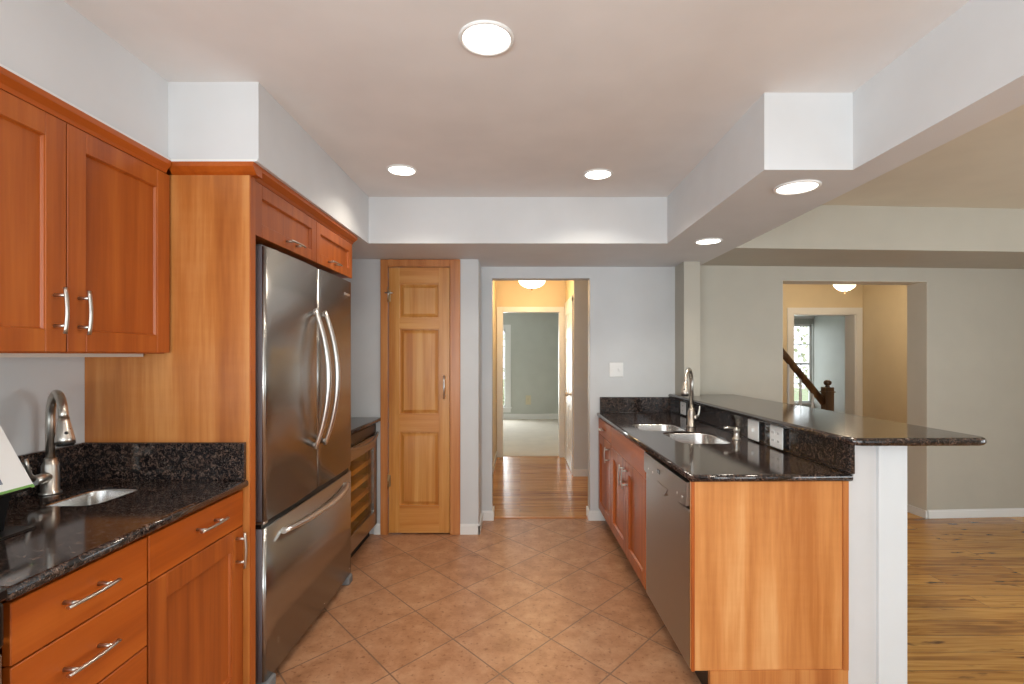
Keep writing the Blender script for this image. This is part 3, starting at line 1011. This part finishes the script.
dl = fdoor(FYa, FYm - 0.003, 0.715, 1.848, 'door')
dr = fdoor(FYm + 0.003, FYb, 0.715, 1.848, 'door')
fz = fdoor(FYa, FYb, 0.055, 0.683, 'freezer_drawer')
for d, y in ((dl, FYm - 0.062), (dr, FYm + 0.062)):
    m = MB()
    N = 20
    pts = []
    for i in range(N + 1):
        q = -1 + 2 * i / N
        pts.append((FX - 0.002 + 0.008 + 0.068 * (1 - q * q), y, 1.28 + q * 0.352))
    m.tube(pts, [0.012 + 0.003 * (1 - (-1 + 2 * i / N) ** 2) for i in range(N + 1)], 14, squash=(1.25, 0.8))
    for q in (-1, 1):
        m.tube([(FX - 0.008, y, 1.28 + q * 0.335), (FX + 0.014, y, 1.28 + q * 0.335)], 0.012, 12)
    m.build('handle', M['chrome'], d)
m = MB()
pts = []
for i in range(21):
    q = -1 + 2 * i / 20
    pts.append((FX - 0.002 + 0.010 + 0.052 * (1 - q * q), FYa + 0.53 + q * 0.405, 0.632))
m.tube(pts, [0.014 + 0.003 * (1 - (-1 + 2 * i / 20) ** 2) for i in range(21)], 14, squash=(1.2, 0.8))
for q in (-1, 1):
    m.tube([(FX - 0.008, FYa + 0.53 + q * 0.385, 0.632), (FX + 0.016, FYa + 0.53 + q * 0.385, 0.632)], 0.012, 12)
m.build('handle', M['chrome'], fz)
MB().box(-1.12, -1.065, FYa + 0.004, FYb - 0.004, 0.683, 0.715).build('door_gasket', M['black'], t)
MB().box(-1.115, FX - 0.012, FYa, FYa + 0.035, 0.700, 0.713, 0.003).build('hinge', M['chrome'], t)
for y in (FYa + 0.03, FYb - 0.10):
    MB().box(-1.20, -1.075, y, y + 0.07, 1.835, 1.862, 0.005).build('hinge_cover', M['grey_plastic'], t)
for y in (FYa + 0.005, FYb - 0.075):
    MB().box(-1.14, -1.035, y, y + 0.07, 0.0, 0.052, 0.010, 2).build('foot', M['grey_plastic'], t)
m = MB().lathe([(0.010, 0), (0.010, 0.003), (0.0, 0.003)], (FX - 0.004, FYb - 0.13, 1.765), 20, 'x').box(FX - 0.006, FX - 0.001, FYb - 0.110, FYb - 0.045, 1.758, 1.772, 0.002)
m.build('badge', M['chrome'], dr)

# ------------------------------------------------------------------ beverage cooler and its counter
t = thing('wine_cooler', 'stainless glass-door wine cooler under the short counter past the refrigerator', 'wine cooler', (-1.4, 3.56, 0))
KX = -1.105
Ka, Kb = 3.20, 3.905
MB().box(LW + 0.03, LW + 0.05, Ka, Kb, 0.09, 0.875).box(LW + 0.05, KX - 0.05, Ka, Ka + 0.02, 0.09, 0.875).box(LW + 0.05, KX - 0.05, Kb - 0.02, Kb, 0.09, 0.875)\
    .box(LW + 0.05, KX - 0.05, Ka, Kb, 0.09, 0.12).box(LW + 0.05, KX - 0.05, Ka, Kb, 0.855, 0.875).build('body', M['lining'], t)
MB().box(LW + 0.05, KX - 0.06, Ka, Kb, 0.0, 0.09).build('toe_grille', M['darkgap'], t)
for i in range(5):
    z = 0.26 + i * 0.105
    MB().box(LW + 0.06, KX - 0.055, Ka + 0.03, Kb - 0.03, z, z + 0.012).box(KX - 0.07, KX - 0.052, Ka + 0.03, Kb - 0.03, z - 0.012, z + 0.022).build('shelf', M['shelf_wood'], t)
d = MB().box(KX - 0.045, KX, Ka, Ka + 0.075, 0.10, 0.79, 0.002).box(KX - 0.045, KX, Kb - 0.075, Kb, 0.10, 0.79, 0.002)\
    .box(KX - 0.045, KX, Ka + 0.075, Kb - 0.075, 0.70, 0.79, 0.002).box(KX - 0.045, KX, Ka + 0.075, Kb - 0.075, 0.10, 0.21, 0.002).build('door', M['steel'], t)
MB().box(KX - 0.03, KX - 0.012, Ka + 0.07, Kb - 0.07, 0.205, 0.705).build('glass', M['cooler_glass'], d)
MB().box(KX - 0.04, KX - 0.008, Ka, Kb, 0.795, 0.872, 0.003).build('control_panel', M['black'], t)
m = MB()
pts = []
for i in range(17):
    q = -1 + 2 * i / 16
    pts.append((KX + 0.004 + 0.036 * (1 - q * q), (Ka + Kb) / 2 + q * 0.35, 0.80 - 0.030 * (1 - q * q)))
m.tube(pts, 0.010, 12)
m.build('handle', M['steel'], d)
l = bpy.data.lights.new('cooler_fill', 'AREA')  # added fill that brightens the cooler inside, no such lamp seen
l.shape = 'RECTANGLE'
l.size, l.size_y, l.energy, l.color = 0.3, 0.5, 3.5, (1.0, 0.85, 0.55)
o = bpy.data.objects.new('lamp', l)
C.objects.link(o)
o.parent = t
o.location = (-0.02, 0, 0.848)
t = thing('countertop', 'short dark granite counter between refrigerator and pantry door', 'countertop', (-1.4, 3.6, 0.884))
MB().slab([(LW + 0.001, 3.165), (-1.083, 3.165), (-1.083, PANT - 0.002), (LW + 0.001, PANT - 0.002)], [], 0.884, CT, 0.011).build('slab', M['granite'], t)

# ------------------------------------------------------------------ pantry door
t = thing('door_1', 'narrow honey pine six-panel pantry door in a wood casing', 'door', (-0.79, PANT, 0))
t['kind'] = 'structure'
m = MB()
for x0, x1 in ((-1.087, -1.030), (-0.545, -0.466)):
    m.box(x0, x1, PANT - 0.022, PANT, 0, 2.145, 0.004, 2)
m.box(-1.030, -0.545, PANT - 0.022, PANT, 2.092, 2.145, 0.004, 2)
m.build('casing', M['casing'], t)
MB().box(-1.04, -1.030, PANT - 0.004, PANT + 0.12, 0, 2.096).box(-0.542, -0.532, PANT - 0.004, PANT + 0.12, 0, 2.096).box(-1.03, -0.542, PANT - 0.004, PANT + 0.12, 2.086, 2.096).build('jamb', M['casing'], t)
DX0, DX1 = -1.024, -0.548
m = MB()
yf, yb = PANT - 0.012, PANT + 0.022
m.box(DX0, DX0 + 0.085, yf, yb, 0.012, 2.082, 0.002).box(DX1 - 0.085, DX1, yf, yb, 0.012, 2.082, 0.002)
rails = [(0.012, 0.225), (0.80, 0.94), (1.60, 1.69), (1.955, 2.082)]
d = m.build('door_leaf', M['pine'], t)
m = MB()
for z0, z1 in rails:
    m.box(DX0 + 0.084, DX1 - 0.084, yf + 0.0003, yb, z0, z1, 0.001)
m.build('rail', M['pine_h'], d)
for z0, z1 in ((0.225, 0.80), (0.94, 1.60), (1.69, 1.955)):
    m = MB()
    x0, x1 = DX0 + 0.085, DX1 - 0.085
    m.box(x0, x1, yf + 0.016, yb, z0, z1)
    ins = 0.032
    a = [(x0 + 0.008, yf + 0.016, z0 + 0.008), (x1 - 0.008, yf + 0.016, z0 + 0.008), (x1 - 0.008, yf + 0.016, z1 - 0.008), (x0 + 0.008, yf + 0.016, z1 - 0.008)]
    b = [(x0 + ins, yf + 0.004, z0 + ins), (x1 - ins, yf + 0.004, z0 + ins), (x1 - ins, yf + 0.004, z1 - ins), (x0 + ins, yf + 0.004, z1 - ins)]
    va = [m.bm.verts.new(p) for p in a]
    vb = [m.bm.verts.new(p) for p in b]
    for k in range(4):
        m.bm.faces.new((va[k], va[(k + 1) % 4], vb[(k + 1) % 4], vb[k]))
    m.bm.faces.new(vb)
    m.bm.faces.new(va[::-1])
    m.build('raised_panel', M['pine'], d)
MB().tube([(-0.588, yf - 0.030, 1.06), (-0.588, yf - 0.036, 1.15), (-0.588, yf - 0.030, 1.24)], 0.007, 10).tube([(-0.588, yf, 1.09), (-0.588, yf - 0.032, 1.09)], 0.006).tube([(-0.588, yf, 1.21), (-0.588, yf - 0.032, 1.21)], 0.006).build('handle', M['chrome'], d)
for z in (0.42, 1.86):
    MB().box(-1.032, -1.008, yf - 0.006, yf + 0.004, z - 0.045, z + 0.045, 0.002).tube([(-1.026, yf - 0.008, z - 0.05), (-1.026, yf - 0.008, z + 0.05)], 0.006, 10).build('hinge', M['brass'], t)
MB().tube([(-1.05, yf - 0.012, 1.885), (-0.985, yf - 0.03, 1.88)], 0.005, 8).tube([(-1.026, yf - 0.01, 1.83), (-1.026, yf - 0.01, 1.93)], 0.005, 8).build('door_latch', M['nickel'], t)

# white six-panel door on the right of the hall
t = thing('door_2', 'white six-panel door on the right side of the hall', 'door', (0.62, 6.42, 0))
t['kind'] = 'structure'
m = MB().box(0.607, 0.627, 5.90, 5.965, 0, 2.07).box(0.607, 0.627, 6.82, 6.90, 0, 2.07).box(0.607, 0.627, 5.90, 6.90, 2.03, 2.10)
m.build('casing', M['trim'], t)
m = MB().box(0.610, 0.627, 5.965, 6.06, 0.01, 2.03).box(0.610, 0.627, 6.73, 6.82, 0.01, 2.03).box(0.610, 0.627, 6.35, 6.44, 0.01, 2.03)
for z0, z1 in ((0.01, 0.22), (0.78, 0.92), (1.62, 1.74), (1.92, 2.03)):
    m.box(0.6105, 0.627, 6.06, 6.73, z0, z1)
for y0, y1 in ((6.06, 6.35), (6.44, 6.73)):
    for z0, z1 in ((0.22, 0.78), (0.92, 1.62), (1.74, 1.92)):
        m.box(0.618, 0.627, y0, y1, z0, z1).box(0.612, 0.62, y0 + 0.04, y1 - 0.04, z0 + 0.04, z1 - 0.04, 0.003)
d = m.build('door_leaf', M['trim'], t)
MB().lathe([(0.030, 0), (0.030, -0.005), (0.012, -0.010), (0.012, -0.035), (0.026, -0.045), (0.028, -0.058), (0.018, -0.072), (0.0, -0.074)], (0.61, 6.03, 0.93), 20, 'x').build('knob', M['nickel'], d)

# ------------------------------------------------------------------ peninsula (own frame)
FR[0] = PF
QX = 0.70                   # front of the doors, facing the aisle
QB = 1.344                  # back of the base units
t = thing('end_panel', 'figured cherry panel closing the near end of the peninsula', 'panel', (1.03, 2.07, 0))
MB().box(QX, QB - 0.002, 2.062, 2.082, 0.11, 0.884, 0.001).build('panel_board', M['panel_x'], t)
MB().box(1.322, QB, 2.052, 2.0625, 0.11, 0.884, 0.001).build('edge_strip', M['casing'], t)
MB().box(QX - 0.002, QX + 0.012, 2.057, 2.0625, 0.11, 0.884, 0.001).build('corner_strip', M['cherry'], t)
MB().box(QX + 0.075, QB, 2.055, 2.082, 0.0, 0.112, 0.001).build('toe_board', M['casing'], t)

t = thing('dishwasher', 'stainless dishwasher in the peninsula beside the cherry end panel', 'dishwasher', (1.0, 2.42, 0))
Da, Db = 2.088, 2.755
MB().box(QX + 0.05, QB - 0.01, Da, Db, 0.10, 0.875).build('body', M['grey_plastic'], t)
m = MB()
m.prism([(QX + 0.05, 0.105), (QX + 0.002, 0.105), (QX, 0.115), (QX, 0.752), (QX + 0.004, 0.757), (QX + 0.05, 0.757)], 'y', Da, Db)
d = m.build('door', M['steel_h'], t)
m = MB()
N = 16
poly_top = []
pts_lo = []
for i in range(N + 1):
    q = -1 + 2 * i / N
    pts_lo.append((Da + (Db - Da) * i / N, 0.775 - 0.022 * (1 - q * q)))
poly = pts_lo + [(Db, 0.872), (Da, 0.872)]
m.prism(poly, 'x', QX - 0.012, QX + 0.05)
cp = m.build('control_panel', M['steel_h'], t)
m = MB()
N = 12
v = []
for i in range(N + 1):
    q = -1 + 2 * i / N
    v.append(((Da + Db) / 2 + q * 0.085, 0.772 - 0.045 * (1 - q * q)))
m.prism(v + [((Da + Db) / 2 + 0.085, 0.778), ((Da + Db) / 2 - 0.085, 0.778)], 'x', QX - 0.016, QX + 0.01)
m.build('pocket_handle', M['steel_h'], cp)
MB().box(QX - 0.0135, QX - 0.010, 2.46, 2.50, 0.818, 0.838).build('badge', M['black'], cp)
for i, y in enumerate((2.14, 2.20, 2.58, 2.66)):
    MB().lathe([(0.006, 0), (0.006, -0.003), (0.0, -0.003)], (QX - 0.011, y, 0.80), 12, 'x').build('button', M['chrome'], cp)
MB().box(QX + 0.075, QB - 0.02, Da, Db, 0.0, 0.10).build('toe_kick', M['black'], t)

t = thing('sink_base_cabinet', 'cherry two-door sink base cabinet in the peninsula, past the dishwasher', 'cabinet', (1.0, 3.25, 0))
base_body(t, 2.762, 3.722, -1, QX, QB)
MB().box(QX, QX + 0.02, 2.766, 3.72, 0.722, 0.872, 0.002).build('false_drawer_front', M['cherry_h'], t)
for y0, y1, hy in ((2.766, 3.241, 3.20), (3.245, 3.72, 3.288)):
    d = shaker(MB(), -1, QX, y0, y1, 0.112, 0.717, 0.02, 0.07).build('door', M['cherry'], t)
    pull(d, -1, QX, hy, 0.62, True, 0.135)
t = thing('narrow_cabinet', 'narrow cherry base cabinet with drawer at the wall end of the peninsula', 'cabinet', (1.0, 4.0, 0))
base_body(t, 3.728, 4.262, -1, QX, QB)
d = MB().box(QX, QX + 0.02, 3.732, 4.258, 0.745, 0.872, 0.002).build('drawer', M['cherry_h'], t)
pull(d, -1, QX, 3.99, 0.81, False, 0.12)
d = shaker(MB(), -1, QX, 3.732, 4.258, 0.112, 0.74, 0.02, 0.07).build('door', M['cherry'], t)
pull(d, -1, QX, 3.79, 0.65, True, 0.12)

t = thing('countertop', 'long dark speckled granite counter with double sink on the peninsula', 'countertop', (1.02, 3.1, 0.884))
h1 = rrect(0.90, 1.205, 2.76, 3.185, 0.085)
h2 = rrect(0.80, 1.11, 3.225, 3.60, 0.075)
MB().slab([(0.688, 2.042), (1.355, 2.042), (1.355, 4.268), (0.688, 4.268)], [h1, h2], 0.884, CT, 0.011).build('slab', M['granite'], t)
m = MB().box(1.345, 1.366, 2.046, 4.262, CT, 1.041, 0.003, 2)
FR[0] = Matrix.Identity(4)
m2 = MB().box(0.675, 1.312, BW - 0.022, BW - 0.001, CT + 0.0005, 1.045, 0.003, 2)
m2.build('backsplash', M['granite'], t)
FR[0] = PF
m.build('backsplash', M['granite'], t)
t = thing('kitchen_sink', 'double-bowl undermount steel sink in the peninsula counter', 'sink', (1.0, 3.2, 0.70))
basin(t, 0.90, 1.205, 2.76, 3.185, CT - 0.010, 0.19, 0.085)
basin(t, 0.80, 1.11, 3.225, 3.60, CT - 0.010, 0.17, 0.075)
FR[0] = Matrix.Identity(4)

gooseneck('brushed nickel gooseneck faucet behind the double sink on the peninsula', 1.165, 3.43, math.radians(-120), 0.40, 0.19, 0.085, math.radians(-20), ll=0.62)

# soap dispenser
sx, sy = 1.248, 2.91
t = thing('soap_dispenser', 'short nickel soap pump in the counter beside the double sink', 'soap dispenser', (sx, sy, CT))
MB().lathe([(0.024, 0), (0.024, 0.006), (0.016, 0.012), (0.015, 0.045), (0.019, 0.052), (0.019, 0.062), (0.012, 0.068), (0.0, 0.069)], (sx, sy, CT), 24).build('pump_body', M['nickel'], t)
MB().tube([(sx, sy, CT + 0.062), (sx - 0.03, sy - 0.012, CT + 0.068), (sx - 0.085, sy - 0.034, CT + 0.072)], [0.008, 0.006, 0.005], 10).build('spout', M['nickel'], t)

# bar top (raised ledge)
t_outer = []


def arc(cx, cy, r, a0, a1, n=8):
    return [(cx + r * math.cos(a0 + (a1 - a0) * i / n), cy + r * math.sin(a0 + (a1 - a0) * i / n)) for i in range(n + 1)]


r = 0.07
bar = [(1.255, 4.272)] + arc(1.292 + r, 1.975 + r, r, PI, 1.5 * PI) + arc(1.868 - 0.06, 1.985 + 0.06, 0.06, -PI / 2, 0) + [(1.79, 4.225), (1.446, 4.203), (1.446, 4.041), (1.311, 4.041), (1.311, 4.272)]
o = MB().slab(bar, [], 1.0412, 1.073, 0.014, 5).build('bar_top', M['granite'], base=(1.55, 3.1, 1.0412))
tag(o, 'raised dark granite bar ledge with rounded end above the peninsula counter', 'bar top')

# ------------------------------------------------------------------ outlets and switch


def plate(label, origin, nrm, w_, h_, kind, box=0.0, mat='white_plastic', group=None):
    """wall plate at origin facing nrm ('-y' or '-x')"""
    t = thing('outlet' if kind != 'switch' else 'light_switch', label, 'outlet' if kind != 'switch' else 'light switch', origin, group)
    ox, oy, oz = origin

    def B(m, a0, a1, d0, d1, z0, z1, bev=0.0):
        if nrm == '-y':
            return m.box(ox + a0, ox + a1, oy - d1, oy - d0, oz + z0, oz + z1, bev)
        return m.box(ox - d1, ox - d0, oy + a0, oy + a1, oz + z0, oz + z1, bev)
    p = B(MB(), -w_ / 2, w_ / 2, box, box + 0.007, -h_ / 2, h_ / 2, 0.003).build('cover_plate', M[mat], t)
    if box:
        B(MB(), -w_ / 2 + 0.012, w_ / 2 - 0.012, 0, box, -h_ / 2 + 0.012, h_ / 2 - 0.012).build('box', M['black'], t)
    f = box + 0.007
    for s in ((-1, 1) if kind in ('duplex2', 'switch2') else (0,)):
        c = s * w_ * 0.22
        if kind.startswith('duplex') or kind == 'duplex':
            for zz in (-0.02, 0.02):
                m = MB()
                B(m, c - 0.015, c + 0.015, f - 0.001, f + 0.002, zz - 0.013, zz + 0.013, 0.001)
                q = m.build('receptacle', M[mat], p)
                s2 = MB()
                for e in (-0.006, 0.006):
                    B(s2, c + e - 0.0016, c + e + 0.0016, f + 0.0015, f + 0.0026, zz - 0.005, zz + 0.006)
                s2.build('slots', M['black'], p)
        else:
            m = MB()
            B(m, c - 0.006, c + 0.006, f - 0.001, f + 0.010, -0.012, 0.010, 0.001)
            m.build('toggle', M[mat], p)
    return t


plate('white two-gang plate on the grey wall right of the hall doorway', (0.815, BW, 1.275), '-y', 0.118, 0.122, 'switch2')
FR[0] = PF
plate('white plate with one toggle on the peninsula backsplash, by the soap dispenser', (1.345, 2.832, 0.978), '-x', 0.125, 0.112, 'switch', 0.014)
plate('white plate with side-by-side receptacles on the peninsula backsplash, nearest the camera', (1.345, 2.585, 0.978), '-x', 0.125, 0.112, 'duplex2', 0.014)
plate('small white plate on the backsplash behind the peninsula faucet', (1.345, 4.02, 0.975), '-x', 0.12, 0.10, 'duplex', 0.004)
FR[0] = Matrix.Identity(4)
plate('small tan outlet low on the far wall beyond the hall', (0.18, 11.0, 0.42), '-y', 0.115, 0.20, 'duplex', 0, 'ivory_plastic')

# ------------------------------------------------------------------ lamps


def downlight(label, x, y, z, r, power):
    t = thing('recessed_light', label, 'recessed light', (x, y, z), 'recessed lights in the kitchen ceiling')
    MB().lathe([(r * 1.16, 0), (r * 1.16, -0.004), (r * 1.08, -0.009), (r, -0.006), (r * 0.98, 0.0)], (x, y, z), 40, cap=False).build('trim_ring', M['trim'], t)
    MB().lathe([(r * 0.99, -0.003), (r * 0.6, -0.006), (0.0, -0.007)], (x, y, z), 40).build('lens', M['lens'], t)
    l = bpy.data.lights.new('recessed_lamp', 'AREA')
    l.shape = 'DISK'
    l.size = r * 1.9
    l.spread = math.radians(130)
    l.energy = power
    l.color = (1.0, 0.90, 0.76)
    o = bpy.data.objects.new('lamp', l)
    C.objects.link(o)
    o.parent = t
    o.location = (0, 0, -0.012)
    return t


downlight('largest round recessed light, in the ceiling nearest the camera', -0.112, 1.69, CZ, 0.080, 5)
downlight('recessed light in the raised ceiling, above the front of the refrigerator', -0.676, 2.893, CZ, 0.074, 4)
downlight('recessed light in the raised ceiling, above the hall doorway side', 0.457, 2.957, CZ, 0.074, 4)
downlight('recessed light in the right soffit, close to its near white face', 1.233, 2.248, SZ, 0.082, 4)
downlight('recessed light in the right soffit, far end above the kitchen sink', 1.236, 3.313, SZ, 0.076, 4)


def dome_light(label, x, y, zc, r, z_bot, power, color):
    t = thing('ceiling_light', label, 'ceiling light', (x, y, zc))
    MB().lathe([(r * 0.45, 0), (r * 0.45, -0.02), (0.02, -0.035), (0.0, -0.035)], (x, y, zc), 28).build('canopy', M['brass'], t)
    h = 0.10
    MB().tube([(x, y, zc - 0.03), (x, y, z_bot - 0.01)], 0.006, 10).build('stem', M['brass'], t)
    prof = []
    for i in range(11):
        a = PI / 2 * i / 10
        prof.append((r * math.cos(a), z_bot - zc + h - h * math.sin(a)))
    prof = [(r - 0.006, z_bot - zc + h)] + prof
    MB().lathe(prof, (x, y, zc), 36, cap=False).build('dome', M['dome'], t)
    MB().lathe([(0.014, 0), (0.016, -0.008), (0.008, -0.016), (0.010, -0.024), (0.0, -0.030)], (x, y, z_bot), 16).build('finial', M['bronze'], t)
    l = bpy.data.lights.new('dome_lamp', 'POINT')
    l.energy = power
    l.color = color
    l.shadow_soft_size = 0.1
    o = bpy.data.objects.new('lamp', l)
    C.objects.link(o)
    o.parent = t
    o.location = (0, 0, z_bot - zc - 0.09)
    return t


WARM = (1.0, 0.66, 0.32)
dome_light('frosted bowl ceiling light in the hall beyond the doorway', 0.145, 6.1, 2.44, 0.165, 2.205, 17, WARM)
dome_light('frosted bowl ceiling light in the foyer beyond the dining opening', 3.73, 5.8, 2.44, 0.12, 2.135, 20, (1.0, 0.80, 0.55))

# ------------------------------------------------------------------ stair with railing in the foyer
SY = 5.42
st = thing('staircase', 'wood stair flight rising left in the foyer behind the bar', 'stairs', (2.6, 5.9, 0))
for i in range(6):
    x1 = 3.19 - i * 0.20
    MB().box(x1 - 0.22, x1 + 0.02, SY - 0.03, 6.5, 0.20 * (i + 1) - 0.03, 0.20 * (i + 1), 0.006).build('tread', M['oak'], st)
    MB().box(x1 - 0.20, x1, SY, 6.5, 0, 0.20 * (i + 1) - 0.03).build('riser', M['trim'], st)
t = thing('stair_railing', 'dark wood stair handrail with newel post and white balusters in foyer', 'railing', (3.3, SY, 0))
nx_ = 3.30
MB().box(nx_ - 0.046, nx_ + 0.046, SY - 0.046, SY + 0.046, 0, 1.055, 0.004).box(nx_ - 0.054, nx_ + 0.054, SY - 0.054, SY + 0.054, 1.0, 1.012)\
    .lathe([(0.02, 1.05), (0.026, 1.062), (0.018, 1.07), (0.034, 1.085), (0.040, 1.102), (0.034, 1.12), (0.015, 1.132), (0.0, 1.134)], (nx_, SY, 0), 20).build('newel_post', M['oak'], t)
p0, p1 = Vector((nx_ - 0.04, SY, 0.885)), Vector((nx_ - 1.2, SY, 0.885 + 1.16 * 1.22))
MB().tube([p0, p1], 0.034, 12, squash=(0.9, 1.1)).build('handrail', M['oak'], t)
for i in range(10):
    x = 3.14 - i * 0.13
    zt = 0.885 + (nx_ - 0.04 - x) * 1.22
    k = int((3.19 - x) / 0.20) if x < 3.19 else 0
    zb = 0.20 * (k + 1)
    if zt - zb > 0.2:
        MB().lathe([(0.016, zb), (0.016, zb + 0.2), (0.011, zb + 0.22), (0.019, zb + 0.28), (0.012, zb + 0.34), (0.015, zt - 0.25), (0.010, zt - 0.1), (0.014, zt - 0.02)], (x, SY, 0), 10).build('baluster', M['trim'], t)
